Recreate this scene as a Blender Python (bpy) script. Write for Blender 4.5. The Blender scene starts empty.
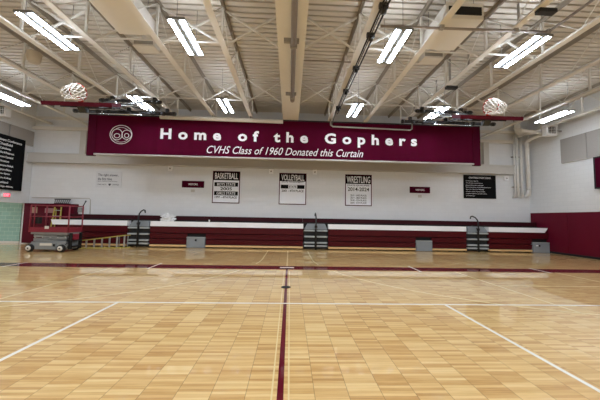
import bpy, bmesh, math, random
from mathutils import Vector, Matrix
random.seed(7)
S = bpy.context.scene
C = S.collection
PI = math.pi

# ------------------------------------------------------------------ materials
def lin(c):
    return tuple(((v/255)/12.92 if v/255 <= .04045 else ((v/255+.055)/1.055)**2.4) for v in c)
def mat(name, rgb, rough=.6, metal=0, noise=0, scale=8, bump=0, spec=.5, coat=0, emit=None, emit_s=0):
    m = bpy.data.materials.new(name); m.use_nodes = True
    n = m.node_tree.nodes; l = m.node_tree.links
    b = n['Principled BSDF']; r, g, bl = lin(rgb)
    b.inputs['Base Color'].default_value = (r, g, bl, 1)
    b.inputs['Roughness'].default_value = rough; b.inputs['Metallic'].default_value = metal
    b.inputs['Specular IOR Level'].default_value = spec
    b.inputs['Coat Weight'].default_value = coat
    if emit:
        b.inputs['Emission Color'].default_value = (*lin(emit), 1); b.inputs['Emission Strength'].default_value = emit_s
    b.inputs['Coat Roughness'].default_value = .04
    tc = n.new('ShaderNodeTexCoord'); nz = n.new('ShaderNodeTexNoise')
    nz.inputs['Scale'].default_value = scale; nz.inputs['Detail'].default_value = 4
    l.new(tc.outputs['Object'], nz.inputs['Vector'])
    if noise:
        mx = n.new('ShaderNodeMix'); mx.data_type = 'RGBA'
        mx.inputs['A'].default_value = (r*(1-noise), g*(1-noise), bl*(1-noise), 1)
        mx.inputs['B'].default_value = (min(1, r*(1+noise)), min(1, g*(1+noise)), min(1, bl*(1+noise)), 1)
        l.new(nz.outputs['Fac'], mx.inputs['Factor']); l.new(mx.outputs['Result'], b.inputs['Base Color'])
    if bump:
        bp = n.new('ShaderNodeBump'); bp.inputs['Strength'].default_value = bump; bp.inputs['Distance'].default_value = .01
        l.new(nz.outputs['Fac'], bp.inputs['Height']); l.new(bp.outputs['Normal'], b.inputs['Normal'])
    return m

def block_mat(name, rgb, bw, bh, mortar, joint, axis, rough=.6, vary=.03, bump=.35, spec=.4):
    """masonry: axis 'x' for walls running along X, 'y' for walls running along Y"""
    m = mat(name, rgb, rough, spec=spec); n = m.node_tree.nodes; l = m.node_tree.links; b = n['Principled BSDF']
    tc = n.new('ShaderNodeTexCoord'); sx = n.new('ShaderNodeSeparateXYZ'); cx = n.new('ShaderNodeCombineXYZ')
    l.new(tc.outputs['Object'], sx.inputs[0])
    l.new(sx.outputs['X' if axis == 'x' else 'Y'], cx.inputs['X']); l.new(sx.outputs['Z'], cx.inputs['Y'])
    br = n.new('ShaderNodeTexBrick'); br.inputs['Scale'].default_value = 1
    br.inputs['Brick Width'].default_value = bw; br.inputs['Row Height'].default_value = bh
    br.inputs['Mortar Size'].default_value = mortar; br.inputs['Mortar Smooth'].default_value = .3
    r, g, bl = lin(rgb)
    br.inputs['Color1'].default_value = (r*(1-vary), g*(1-vary), bl*(1-vary), 1)
    br.inputs['Color2'].default_value = (r*(1+vary), g*(1+vary), bl*(1+vary), 1)
    br.inputs['Mortar'].default_value = (*lin(joint), 1)
    l.new(cx.outputs[0], br.inputs['Vector']); l.new(br.outputs['Color'], b.inputs['Base Color'])
    bp = n.new('ShaderNodeBump'); bp.invert = True; bp.inputs['Strength'].default_value = bump; bp.inputs['Distance'].default_value = .01
    l.new(br.outputs['Fac'], bp.inputs['Height']); l.new(bp.outputs['Normal'], b.inputs['Normal'])
    return m

def wood_floor():
    m = bpy.data.materials.new('maple_strip_floor'); m.use_nodes = True
    n = m.node_tree.nodes; l = m.node_tree.links; b = n['Principled BSDF']
    def math_(op, a, c=None, d=None):
        k = n.new('ShaderNodeMath'); k.operation = op
        for i, v in enumerate((a, c, d)):
            if v is None: continue
            if isinstance(v, (int, float)): k.inputs[i].default_value = v
            else: l.new(v, k.inputs[i])
        return k.outputs[0]
    tc = n.new('ShaderNodeTexCoord'); sp = n.new('ShaderNodeSeparateXYZ'); l.new(tc.outputs['Object'], sp.inputs[0])
    PW, SW = .305, .0381
    u = math_('DIVIDE', sp.outputs['X'], PW); v = math_('DIVIDE', sp.outputs['Y'], SW)
    iu = math_('FLOOR', u); iv = math_('FLOOR', v)
    cb = n.new('ShaderNodeCombineXYZ'); l.new(iu, cb.inputs[0]); l.new(iv, cb.inputs[1])
    wn = n.new('ShaderNodeTexWhiteNoise'); wn.noise_dimensions = '2D'; l.new(cb.outputs[0], wn.inputs['Vector'])
    # blocks of seven strips share a tone
    cb2 = n.new('ShaderNodeCombineXYZ'); l.new(iu, cb2.inputs[0])
    off = n.new('ShaderNodeTexWhiteNoise'); off.noise_dimensions = '1D'; l.new(iu, off.inputs['W'])
    l.new(math_('FLOOR', math_('ADD', math_('DIVIDE', iv, 8.0), math_('MULTIPLY', off.outputs['Value'], 3))), cb2.inputs[1])
    wn2 = n.new('ShaderNodeTexWhiteNoise'); wn2.noise_dimensions = '2D'; l.new(cb2.outputs[0], wn2.inputs['Vector'])
    mp = n.new('ShaderNodeMapping'); mp.inputs['Scale'].default_value = (3.0, 60, 1); l.new(tc.outputs['Object'], mp.inputs['Vector'])
    nz = n.new('ShaderNodeTexNoise'); nz.inputs['Scale'].default_value = 1.0; nz.inputs['Detail'].default_value = 5; nz.inputs['Roughness'].default_value = .65
    l.new(mp.outputs[0], nz.inputs['Vector'])
    big = n.new('ShaderNodeTexNoise'); big.inputs['Scale'].default_value = .45; big.inputs['Detail'].default_value = 3
    l.new(tc.outputs['Object'], big.inputs['Vector'])
    f = math_('ADD', math_('MULTIPLY', wn.outputs['Value'], .44), math_('MULTIPLY', wn2.outputs['Value'], .09))
    f = math_('ADD', f, math_('MULTIPLY', nz.outputs['Fac'], .55))
    f = math_('ADD', f, math_('MULTIPLY', big.outputs['Fac'], .18))
    f = math_('SUBTRACT', f, .17)
    cr = n.new('ShaderNodeValToRGB'); e = cr.color_ramp.elements
    e[0].position = .0; e[0].color = (*lin((160, 110, 60)), 1)
    e[1].position = 1; e[1].color = (*lin((249, 229, 176)), 1)
    k = cr.color_ramp.elements.new(.3); k.color = (*lin((211, 168, 106)), 1)
    k = cr.color_ramp.elements.new(.6); k.color = (*lin((235, 201, 140)), 1)
    l.new(f, cr.inputs['Fac'])
    fu = math_('FRACT', u); fv = math_('FRACT', v)
    su = math_('LESS_THAN', math_('MINIMUM', fu, math_('SUBTRACT', 1.0, fu)), .0095)
    sv = math_('MULTIPLY', math_('LESS_THAN', math_('MINIMUM', fv, math_('SUBTRACT', 1.0, fv)), .022), .35)
    seam = math_('MAXIMUM', math_('MULTIPLY', su, .55), sv)
    mx = n.new('ShaderNodeMix'); mx.data_type = 'RGBA'; l.new(seam, mx.inputs['Factor'])
    l.new(cr.outputs['Color'], mx.inputs['A']); mx.inputs['B'].default_value = (*lin((92, 60, 32)), 1)
    l.new(mx.outputs['Result'], b.inputs['Base Color'])
    b.inputs['Roughness'].default_value = .4
    b.inputs['Specular IOR Level'].default_value = .15
    b.inputs['Coat Weight'].default_value = 1; b.inputs['Coat Roughness'].default_value = .035; b.inputs['Coat IOR'].default_value = 1.5
    return m

M = dict(
    floor=wood_floor(),
    wall_b=block_mat('painted_block_back', (224, 226, 229), .4, .2, .004, (216, 218, 221), 'x', bump=.2, vary=.015),
    wall_s=block_mat('painted_block_side', (222, 223, 224), .4, .2, .005, (212, 213, 214), 'y', bump=.25, vary=.015),
    tile=block_mat('teal_glazed_tile', (136, 172, 162), .4, .2, .006, (190, 212, 204), 'x', rough=.25, vary=.07, spec=.5),
    ledge=mat('ledge_paint', (196, 193, 188), .6, noise=.03),
    deck=mat('deck_paint', (208, 202, 192), .6, noise=.05, scale=1.2),
    cream=mat('cream_steel_paint', (223, 220, 214), .55, noise=.04, scale=3),
    brace=mat('brace_steel_paint', (222, 219, 213), .55),
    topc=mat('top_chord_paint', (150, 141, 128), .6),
    greysteel=mat('grey_steel', (150, 146, 140), .5, noise=.05),
    pipe=mat('pipe_paint', (234, 233, 231), .5, noise=.03),
    girderpipe=mat('grey_pipe', (140, 130, 122), .45, noise=.05),
    maroon=mat('maroon_paint', (98, 10, 36), .5, noise=.06, scale=3, spec=.2),
    fabric=mat('maroon_fabric', (78, 5, 36), .9, noise=.12, scale=1.2, bump=.12, spec=.08),
    fabric2=mat('maroon_fabric_side', (70, 5, 32), .9, noise=.10, scale=2, bump=.12, spec=.08),
    pad=mat('maroon_vinyl', (80, 8, 30), .5, noise=.05, spec=.15),
    letter=mat('white_lettering', (244, 243, 246), .6),
    seatm=mat('maroon_bleacher_plastic', (80, 12, 24), .42, noise=.08, scale=2, spec=.25),
    seatd=mat('maroon_bleacher_back', (56, 7, 19), .45, noise=.08, scale=2, spec=.2),
    white=mat('white_plastic', (244, 245, 248), .5, noise=.03),
    black=mat('black_metal', (24, 24, 27), .4, noise=.1),
    blackm=mat('matte_black', (20, 20, 22), .8, noise=.1),
    under=mat('bleacher_dark_frame_and_shade', (26, 20, 20), .8, noise=.1),
    grey=mat('grey_laminate', (140, 147, 154), .5, noise=.03),
    steprim=mat('grey_step_nosing', (172, 178, 180), .5, noise=.05),
    stepd=mat('dark_step_riser', (30, 32, 34), .7, noise=.1),
    stepp=mat('grey_step_panel', (128, 134, 138), .6, noise=.05),
    wood=mat('kick_board_wood', (228, 190, 136), .4, noise=.12, scale=6, coat=.2),
    yellow=mat('yellow_fibreglass', (176, 162, 76), .5, noise=.06),
    alu=mat('aluminium', (186, 188, 188), .35, metal=.6, noise=.05),
    liftred=mat('lift_red_paint', (134, 34, 52), .4, noise=.08, scale=5),
    liftgrey=mat('lift_grey_paint', (140, 144, 146), .5, noise=.08, scale=5),
    rubber=mat('tyre_rubber', (34, 33, 32), .8),
    hub=mat('wheel_hub_white', (220, 216, 208), .5),
    orange=mat('rim_orange', (186, 52, 32), .45),
    net=mat('net_cord', (238, 234, 228), .8),
    chrome=mat('bright_zinc', (206, 210, 214), .25, metal=.8),
    glass=mat('backboard_glass', (196, 204, 204), .12, spec=.6),
    lamp=mat('lamp_housing', (120, 122, 124), .5),
    tube=mat('lamp_tube', (255, 255, 255), .5, emit=(232, 243, 255), emit_s=70),
    upglow=mat('added_upglow', (255, 255, 255), .5, emit=(232, 243, 255), emit_s=15),
    panel=mat('acoustic_panel_fabric', (158, 153, 148), .9, noise=.06, scale=20, bump=.2),
    board=mat('black_board', (12, 13, 16), .85, noise=.05, spec=.15),
    paper=mat('banner_white', (240, 243, 250), .7),
    signw=mat('sign_white', (216, 218, 222), .6),
    signt=mat('sign_text_grey', (66, 70, 84), .7),
    exitg=mat('exit_red_glow', (255, 60, 84), .5, emit=(255, 50, 80), emit_s=.9),
    exitw=mat('exit_text', (255, 190, 200), .5, emit=(255, 170, 185), emit_s=1.0),
    linew=mat('line_white', (240, 238, 230), .35, coat=.5),
    linep=mat('line_pale', (230, 210, 156), .35, coat=.5),
    linem=mat('line_maroon', (96, 4, 28), .6, coat=.7, noise=.08, scale=3, spec=.1),
    speaker=mat('speaker_beige', (188, 176, 156), .6, noise=.05),
    bag=mat('clear_plastic_bag', (232, 234, 237), .35, noise=.12, scale=14),
    tan=mat('tan_notice', (150, 122, 104), .7, noise=.1, scale=12),
    pinkgrey=mat('faded_poster', (150, 110, 112), .7, noise=.12, scale=9),
)

# ------------------------------------------------------------------ mesh building
class MB:
    def __init__(s): s.v = []; s.f = []; s.sm = []
    def add(s, v, f, smooth=False):
        o = len(s.v); s.v += [Vector(p) for p in v]; s.f += [tuple(i+o for i in q) for q in f]; s.sm += [smooth]*len(f); return s
    def box(s, a, b, bev=0):
        x0, x1 = sorted((a[0], b[0])); y0, y1 = sorted((a[1], b[1])); z0, z1 = sorted((a[2], b[2]))
        if bev:
            bm = bmesh.new(); bmesh.ops.create_cube(bm, size=1)
            for q in bm.verts: q.co = Vector(((x0+x1)/2+q.co.x*(x1-x0), (y0+y1)/2+q.co.y*(y1-y0), (z0+z1)/2+q.co.z*(z1-z0)))
            bmesh.ops.bevel(bm, geom=bm.edges[:], offset=bev, segments=2, affect='EDGES', profile=.5)
            bm.verts.index_update()
            s.add([q.co.copy() for q in bm.verts], [[q.index for q in f.verts] for f in bm.faces]); bm.free(); return s
        return s.add([(x0,y0,z0),(x1,y0,z0),(x1,y1,z0),(x0,y1,z0),(x0,y0,z1),(x1,y0,z1),(x1,y1,z1),(x0,y1,z1)],
                     [(0,3,2,1),(4,5,6,7),(0,1,5,4),(1,2,6,5),(2,3,7,6),(3,0,4,7)])
    def bar(s, a, b, w, h, up=(0,0,1)):
        a, b = Vector(a), Vector(b); d = (b-a).normalized(); u = Vector(up)
        if abs(d.dot(u)) > .99: u = Vector((0,1,0))
        r = d.cross(u).normalized(); u = r.cross(d)
        P = [p+r*i*w/2+u*j*h/2 for p in (a, b) for i, j in ((-1,-1),(1,-1),(1,1),(-1,1))]
        return s.add(P, [(0,1,2,3),(7,6,5,4),(0,4,5,1),(1,5,6,2),(2,6,7,3),(3,7,4,0)])
    def tube(s, pts, r, n=10, closed=False):
        pts = [Vector(p) for p in pts]; k = len(pts); V = []; ref = None
        for i, p in enumerate(pts):
            if closed: d = pts[(i+1) % k]-pts[i-1]
            else: d = (pts[min(i+1, k-1)]-pts[max(i-1, 0)])
            d.normalize()
            if ref is None:
                ref = Vector((0,0,1)) if abs(d.z) < .9 else Vector((0,1,0))
            a = d.cross(ref).normalized(); b = a.cross(d).normalized(); ref = b
            V += [p+(a*math.cos(2*PI*j/n)+b*math.sin(2*PI*j/n))*r for j in range(n)]
        F = []
        for i in range(k if closed else k-1):
            for j in range(n):
                i2 = (i+1) % k
                F.append((i*n+j, i2*n+j, i2*n+(j+1) % n, i*n+(j+1) % n))
        s.add(V, F, True)
        if not closed:
            o = len(s.v)-len(V)
            s.f += [tuple(o+j for j in range(n)), tuple(o+(k-1)*n+j for j in reversed(range(n)))]; s.sm += [False, False]
        return s
    def lathe(s, prof, o, axis='z', n=20):
        """prof: (radius, height) pairs along the axis"""
        V = []
        for r, h in prof:
            for j in range(n):
                c, q = r*math.cos(2*PI*j/n), r*math.sin(2*PI*j/n)
                V.append(Vector(o)+Vector({'z': (c, q, h), 'y': (c, h, q), 'x': (h, c, q)}[axis]))
        F = [(i*n+j, i*n+(j+1) % n, (i+1)*n+(j+1) % n, (i+1)*n+j) for i in range(len(prof)-1) for j in range(n)]
        s.add(V, F, True); o2 = len(s.v)-len(V)
        s.f += [tuple(o2+j for j in reversed(range(n))), tuple(o2+(len(prof)-1)*n+j for j in range(n))]; s.sm += [False, False]
        return s
    def prism(s, poly, axis, a, b):
        """poly of 2-D points extruded along axis from a to b"""
        def P(p, h): return {'x': (h, p[0], p[1]), 'y': (p[0], h, p[1]), 'z': (p[0], p[1], h)}[axis]
        n = len(poly)
        return s.add([P(p, a) for p in poly]+[P(p, b) for p in poly],
                     [tuple(range(n)), tuple(reversed(range(n, 2*n)))]+[(i, i+n, (i+1) % n+n, (i+1) % n) for i in range(n)])
    def build(s, name, m, parent=None, origin=None):
        if parent is not None: o = wloc(parent)
        elif origin is not None: o = Vector(origin)
        else:
            xs = [p.x for p in s.v]; ys = [p.y for p in s.v]; zs = [p.z for p in s.v]
            o = Vector(((min(xs)+max(xs))/2, (min(ys)+max(ys))/2, min(zs)))
        me = bpy.data.meshes.new(name); me.from_pydata([p-o for p in s.v], [], s.f)
        bm = bmesh.new(); bm.from_mesh(me); bmesh.ops.recalc_face_normals(bm, faces=bm.faces[:]); bm.to_mesh(me); bm.free()
        for i, pl in enumerate(me.polygons): pl.use_smooth = s.sm[i]
        me.materials.append(M[m])
        ob = bpy.data.objects.new(name, me); C.objects.link(ob)
        if parent is not None: ob.parent = parent
        else: ob.location = o
        return ob
def wloc(o):
    v = Vector((0, 0, 0))
    while o is not None: v += o.location; o = o.parent
    return v
def tag(o, label, cat, group=None):
    o['label'] = label; o['category'] = cat
    if group: o['group'] = group
    return o
def thing(name, label, cat, loc, group=None):
    o = bpy.data.objects.new(name, None); o.empty_display_size = .2; C.objects.link(o); o.location = loc
    return tag(o, label, cat, group)
def struct(name, mb, m, parent=None, origin=(0,0,0)):
    o = mb.build(name, m, parent, origin); o['kind'] = 'structure'; return o
def box(a, b, bev=0): return MB().box(a, b, bev)

def text(body, m, parent, plane, at, width, height, name='lettering', split=False, bold=0, shear=0, spacing=1, depth=.004, align='CENTER'):
    """lettering as a thin mesh. plane: '-y' (faces -Y), '+x' (faces +X), '-x'; at: centre point (or left end) of the line's box"""
    cu = bpy.data.curves.new('t', 'FONT'); cu.body = body; cu.size = 1; cu.offset = bold; cu.shear = shear
    cu.space_character = spacing; cu.extrude = 0; cu.resolution_u = 3
    ob = bpy.data.objects.new('t', cu); C.objects.link(ob)
    bpy.context.view_layer.update()
    me = bpy.data.meshes.new_from_object(ob.evaluated_get(bpy.context.evaluated_depsgraph_get()))
    bpy.data.objects.remove(ob)
    bm = bmesh.new(); bm.from_mesh(me); bpy.data.meshes.remove(me)
    isl = {}
    if split:
        lay = bm.verts.layers.int.new('isl')
        for v in bm.verts:
            if v in isl: continue
            st = [v]; isl[v] = v
            while st:
                q = st.pop()
                for e in q.link_edges:
                    o = e.other_vert(q)
                    if o not in isl: isl[o] = v; st.append(o)
        ids = {}
        for v in bm.verts: v[lay] = ids.setdefault(isl[v], len(ids))
    r = bmesh.ops.extrude_face_region(bm, geom=bm.faces[:])
    for q in r['geom']:
        if isinstance(q, bmesh.types.BMVert): q.co.z = 1
    bm.verts.index_update()
    tagv = [v[lay] for v in bm.verts] if split else None
    V = [v.co.copy() for v in bm.verts]; F = [[v.index for v in f.verts] for f in bm.faces]; bm.free()
    x0, x1 = min(v.x for v in V), max(v.x for v in V); y0, y1 = min(v.y for v in V), max(v.y for v in V)
    kx = width/(x1-x0) if width else height/(y1-y0); ky = height/(y1-y0) if height else kx
    mb = MB(); W = (x1-x0)*kx; sh = {'CENTER': -W/2, 'LEFT': 0}[align]; a = Vector(at); P = []
    for v in V:
        u, w, d = (v.x-x0)*kx+sh, (v.y-(y0+y1)/2)*ky, v.z*depth
        P.append(a+Vector({'-y': (u, -d, w), '+x': (d, u, w), '-x': (-d, -u, w)}[plane]))
    if split:
        for k in sorted(set(tagv)):
            ix = [i for i, q in enumerate(tagv) if q == k]; mp = {i: j for j, i in enumerate(ix)}
            MB().add([P[i] for i in ix], [[mp[i] for i in f] for f in F if f[0] in mp]).build(name, m, parent)
        return
    mb.add(P, F)
    return mb.build(name, m, parent)

ORD = ['first', 'second', 'third', 'fourth', 'fifth', 'sixth', 'seventh']
XL, XR, YW, YF, ZD = -13.55, 13.5, 14.0, -14.0, 7.35
ZC = 6.26   # underside of the roof trusses

# ------------------------------------------------------------------ the room
floor = struct('floor', box((-19, YF-.3, -.2), (XR+.3, YW+.3, 0)), 'floor')
def line(name, m, pts, w, z=.002, parent=floor):
    """painted line: a strip following a polyline"""
    mb = MB(); V = []; n = len(pts); P = [Vector((p[0], p[1], 0)) for p in pts]
    for i in range(n):
        d = (P[min(i+1, n-1)]-P[max(i-1, 0)]).normalized(); q = Vector((-d.y, d.x, 0))*w/2
        for h in (0, z): V += [P[i]+q+Vector((0,0,h)), P[i]-q+Vector((0,0,h))]
    F = []
    for i in range(n-1):
        a, b = i*4, i*4+4
        F += [(a+2, a+3, b+3, b+2), (a, b, b+2, a+2), (a+1, a+3, b+3, b+1), (a, a+1, b+1, b)]
    F += [(0, 2, 3, 1), (n*4-4, n*4-3, n*4-1, n*4-2)]
    mb.add(V, F); o = mb.build(name, m, parent); o['kind'] = 'structure'; return o
line('sideline_band', 'linem', [(XL-5, 8.0), (XR-.05, 8.0)], .58, .0015)
line('centre_line', 'linem', [(0, -9), (0, 7.71)], .058, .0015)
for s in (-1, 1): line('centre_line_edge', 'linep', [(s*.075, -9), (s*.075, 7.5)], .016, .001)
line('centre_mark', 'linew', [(-.22, 8.02), (.22, 8.02)], .16, .0025)
line('centre_line_extension', 'linep', [(0, 8.3), (0, 12.3)], .05, .001)
for s in (-1, 1):
    line('volleyball_sideline', 'linew', [(-9, s*4.475), (9, s*4.475)], .05, .0022)
    line('attack_line', 'linew', [(s*2.975, -4.45), (s*2.975, 4.45)], .05, .0022)
    line('volleyball_end_line', 'linew', [(s*8.975, -4.45), (s*8.975, 4.45)], .05, .0022)
    line('coaching_box_mark', 'linew', [(s*4.07, 7.6), (s*4.1, 8.55)], .06, .0026)
    line('coaching_box_mark', 'linew', [(s*8.2, 7.62), (s*8.2, 8.4)], .06, .0026)
    line('lane_line', 'linep', [(s*5.15, 4.0), (s*5.15, 7.7)], .055, .001)
    line('lane_line', 'linep', [(s*8.4, 4.0), (s*8.4, 7.7)], .055, .001)
    line('free_throw_line', 'linep', [(s*5.15, 5.95), (s*8.4, 5.95)], .05, .0012)
    arc = [(s*(-6.95+0)+0, 0)]
    arc = [(s*(6.95-6.02*math.cos(a)), 9.8-6.02*math.sin(a)) for a in [i*PI/2/24 for i in range(0, 25)]]
    arc = [(s*.93, 12.2)]+[q for q in arc if q[1] > 8.28 or q[1] < 7.72]
    far = [q for q in arc if q[1] > 8.28]; near = [q for q in arc if q[1] < 7.72]
    line('three_point_arc', 'linep', far, .05, .001); line('three_point_arc', 'linep', near, .05, .001)
tag(MB().lathe([(.11, 0), (.11, .004), (.09, .006)], (0, 5.62, .0022), n=24).build('floor_socket_cover', 'blackm'),
    'dark round net-post socket cover on the maroon centre line', 'floor plate')

struct('wall_back', box((-19, YW, 0), (XR+.3, YW+.3, ZD)), 'wall_b')
struct('wall_front', box((-19, YF-.3, 0), (XR+.3, YF, ZD)), 'wall_b')
wr = struct('wall_right', box((XR, YF, 0), (XR+.3, YW, ZD)), 'wall_s')
wc = MB()
for i in range(14):
    y1 = YW-.02-i*2.0; wc.box((XR-.045, y1-1.985, .1), (XR, y1, 2.07), .012)
struct('wainscot_pad', wc, 'maroon', wr)
wl = MB().box((XL-.3, YF, 0), (XL, 7.5, ZD)).box((XL-.3, 7.5, 2.05), (XL, YW, ZD))
struct('wall_left', wl, 'wall_s')
struct('baseboard_right', box((XR-.05, YF, 0), (XR, YW, .1)), 'blackm')
# teal tiled corridor behind the opening
struct('wall_corridor', box((-19, YW-.05, .1), (XL-.3, YW, 2.5)), 'tile')
struct('baseboard_corridor', box((-19, YW-.06, 0), (XL-.3, YW, .1)), 'ledge')
struct('wall_corridor_end', box((-19.3, YF-.3, 0), (-19, YW+.3, ZD)), 'wall_s')
cc = MB().box((-19, YF, 2.7), (XL-.3, YW, 2.8)); struct('ceiling_corridor', cc, 'wall_s')
# ribbed steel roof deck, ribs run along X
prof = []; y = YF-.3; P = .203
while y < YW+.3:
    prof += [(y, ZD), (y+P*.68, ZD), (y+P*.69, ZD+.11), (y+P*.99, ZD+.11)]; y += P
prof += [(y, ZD)]
dk = MB(); V = []; F = []
for i, (yy, zz) in enumerate(prof):
    V += [(-19.3, yy, zz), (XR+.3, yy, zz)]
    if i: F.append((2*i-2, 2*i-1, 2*i+1, 2*i))
dk.add(V, F)
k = len(prof); top = [(-19.3, YF-.5, ZD+.2), (XR+.3, YF-.5, ZD+.2), (XR+.3, YW+.5, ZD+.2), (-19.3, YW+.5, ZD+.2)]
dk.add(top, [(0, 1, 2, 3)])
struct('ceiling', dk, 'deck')
# ledge and wall-top beams
struct('trim_1', MB().box((XL, YW-.3, 4.24), (12.38, YW, 4.64)).box((XL, YW-.34, 4.62), (12.38, YW, 4.68)).box((XL, YW-.33, 4.19), (12.38, YW, 4.25)), 'ledge')
struct('trim_2', box((XL, YW-.18, 5.96), (XR, YW, 6.12)), 'cream')
struct('trim_3', box((XL, YW-.14, 6.55), (XR, YW, 6.66)), 'cream')
for i, s in enumerate((-1, 1)): struct('trim_%d' % (4+i), box((s*10.75, YW-.2, 4.68), (s*11.05, YW, 5.96)), 'ledge')

# ------------------------------------------------------------------ roof steel
gd = thing('roof_girder', 'wide cream boxed roof girder running along the middle of the ceiling', 'girder', (0, 0, ZC))
MB().box((-.37, YF+.02, ZC), (.37, YW-.02, ZC+.03)).box((-.3, YF+.02, ZC+.03), (.3, YW-.02, ZC+.98)).box((-.37, YF+.02, ZC+.98), (.37, YW-.02, ZD-.01)).build('boxed_beam', 'cream', gd)
for yy in range(-12, 14, 2): MB().box((-.2, yy-.006, ZC-.004), (-.17, yy+.03, ZC)).build('bolt', 'cream', gd)
pp = thing('ceiling_pipe', 'long grey pipe clamped under the cream centre girder', 'pipe', (.06, 0, 6.1))
MB().tube([(.06, -9, 6.1), (.06, 9.6, 6.1)], .07, 14).lathe([(.085, 9.42), (.085, 9.62)], (.06, 0, 6.1), 'y', 14).build('tube', 'girderpipe', pp)
for yy in (-6, 0, 3.2, 6.25, 9.3):
    MB().box((-.2, yy-.05, 6.16), (.2, yy+.05, ZC), .008).box((-.03, yy-.03, 6.02), (.15, yy+.03, 6.17)).build('clamp', 'greysteel', pp)

TX = [1.88, 3.62, 5.46, 7.12, 8.92, 10.76, 12.68]
PY = [4.55+1.95*(i-2) for i in range(7)]         # panel points
ZT = ZD-.12
shared = {}
def truss(x, label):
    t = thing('roof_truss', label, 'truss', (x, 0, ZC), 'roof trusses')
    def put(key, name, make, m):
        if key not in shared:
            o = make().build(name, m, t); shared[key] = o.data
        else:
            o = bpy.data.objects.new(name, shared[key]); C.objects.link(o); o.parent = t
        return o
    X = x
    put('bc', 'bottom_chord', lambda: MB().box((X-.085, YF+.02, ZC), (X+.085, YW-.02, ZC+.018)).box((X-.018, YF+.02, ZC+.018), (X+.018, YW-.02, ZC+.1)), 'cream')
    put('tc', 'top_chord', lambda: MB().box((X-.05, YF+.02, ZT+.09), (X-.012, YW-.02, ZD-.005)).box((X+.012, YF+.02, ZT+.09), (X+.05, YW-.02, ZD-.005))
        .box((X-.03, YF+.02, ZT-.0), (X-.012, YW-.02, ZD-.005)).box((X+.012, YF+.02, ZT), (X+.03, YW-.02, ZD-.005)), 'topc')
    for i, yy in enumerate(PY):
        put(('p', i), 'post', lambda: MB().box((X-.028, yy-.028, ZC+.05), (X+.028, yy+.028, ZT+.1)), 'brace')
        if i: put(('d', i), 'diagonal', lambda: MB().tube([(X, PY[i-1], ZT+.05), (X, (PY[i-1]+yy)/2, ZC+.05)], .014, 6).tube([(X, yy, ZT+.05), (X, (PY[i-1]+yy)/2, ZC+.05)], .014, 6), 'brace')
    return t
for s, sd in ((-1, 'left'), (1, 'right')):
    for i, x in enumerate(TX): truss(s*x, 'cream open-web roof truss, %s one %s of the centre girder' % (ORD[i], sd))
BX = [.34]+TX
for yy, row, nb in ((6.72, 'nearer', 4), (10.4, 'farther', 6)):
    for s, sd in ((-1, 'left'), (1, 'right')):
        for i in range(nb):
            a, b = s*(BX[i]+.03), s*(BX[i+1]-.03)
            between = ('between girder and first truss on its %s' % sd) if i == 0 else 'between %s and %s trusses %s of girder' % (ORD[i-1], ORD[i], sd)
            t = thing('cross_brace', '%s crossed brace rods %s' % (row, between), 'brace', ((a+b)/2, yy, ZC), 'cross braces between the trusses')
            MB().bar((a, yy-.03, ZC+.06), (b, yy-.03, ZT+.06), .045, .045).build('rod', 'brace', t)
            MB().bar((a, yy+.03, ZT+.06), (b, yy+.03, ZC+.06), .045, .045).build('rod', 'brace', t)
            if i > 0: MB().box((a, yy-.02, ZC+.11), (b, yy+.02, ZC+.14)).build('strut', 'brace', t)

# ------------------------------------------------------------------ ceiling lights
def lamp(x, y, label):
    t = thing('ceiling_light', label, 'ceiling light', (x, y, 6.08), 'twin-tube ceiling lights')
    MB().box((x-.21, y-.7, 6.1), (x+.21, y+.7, 6.13)).box((x-.21, y-.71, 6.08), (x+.21, y-.68, 6.14), .008).box((x-.21, y+.68, 6.08), (x+.21, y+.71, 6.14), .008).box((x-.04, y-.68, 6.085), (x+.04, y+.68, 6.1)).build('housing', 'lamp', t)
    for q in (-.14, .14):
        MB().box((x+q-.042, y-.67, 6.075), (x+q+.042, y+.67, 6.1)).build('light_strip', 'tube', t)
    MB().box((x-.12, y-.6, 6.13), (x+.12, y+.6, 6.135)).build('added_uplight', 'upglow', t)  # glowing strip added on top to brighten the roof deck
    for q in (-.63, .63):
        MB().tube([(x, y+q, 6.13), (x, y+q, ZD)], .008, 6).build('hanger', 'greysteel', t)
cols = [(-11.25, 'beside the left wall'), (-6.08, 'second from the girder on its left'), (-2.68, 'next to the girder on its left'),
        (2.68, 'next to the girder on its right'), (6.15, 'second from the girder on its right'), (11.3, 'beside the right wall')]
for x, w in cols[1:5]: lamp(x, 6.17, 'bright twin-tube ceiling light %s, nearer row' % w)
for x, w in cols: lamp(x, 10.35, 'bright twin-tube ceiling light %s, farther row' % w)
def area(x, y, z, sx, sy, e, col=(.86, .93, 1)):
    L = bpy.data.lights.new('unseen_lamp', 'AREA'); L.shape = 'RECTANGLE'; L.size = sx; L.size_y = sy; L.energy = e; L.color = col
    o = bpy.data.objects.new('unseen_lamp', L); C.objects.link(o); o.location = (x, y, z); return o
LAMP_W = 54
def gym(x, y):
    area(x, y, 6.07, .3, 1.34, LAMP_W)
    area(x, y, 6.16, .24, 1.2, LAMP_W*.25).rotation_euler = (PI, 0, 0)  # upward lamp added to lift the deck brightness
for y in (2.0, -2.15, -6.3, -10.4):          # the same fittings over the rest of the gym, behind the camera
    for x, w in cols: gym(x, y)
for x in (-11.25, 11.3): gym(x, 6.17)
area(-16, 11.5, 2.66, .6, 1.4, 85)  # unseen lamp added to light the corridor tile

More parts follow.
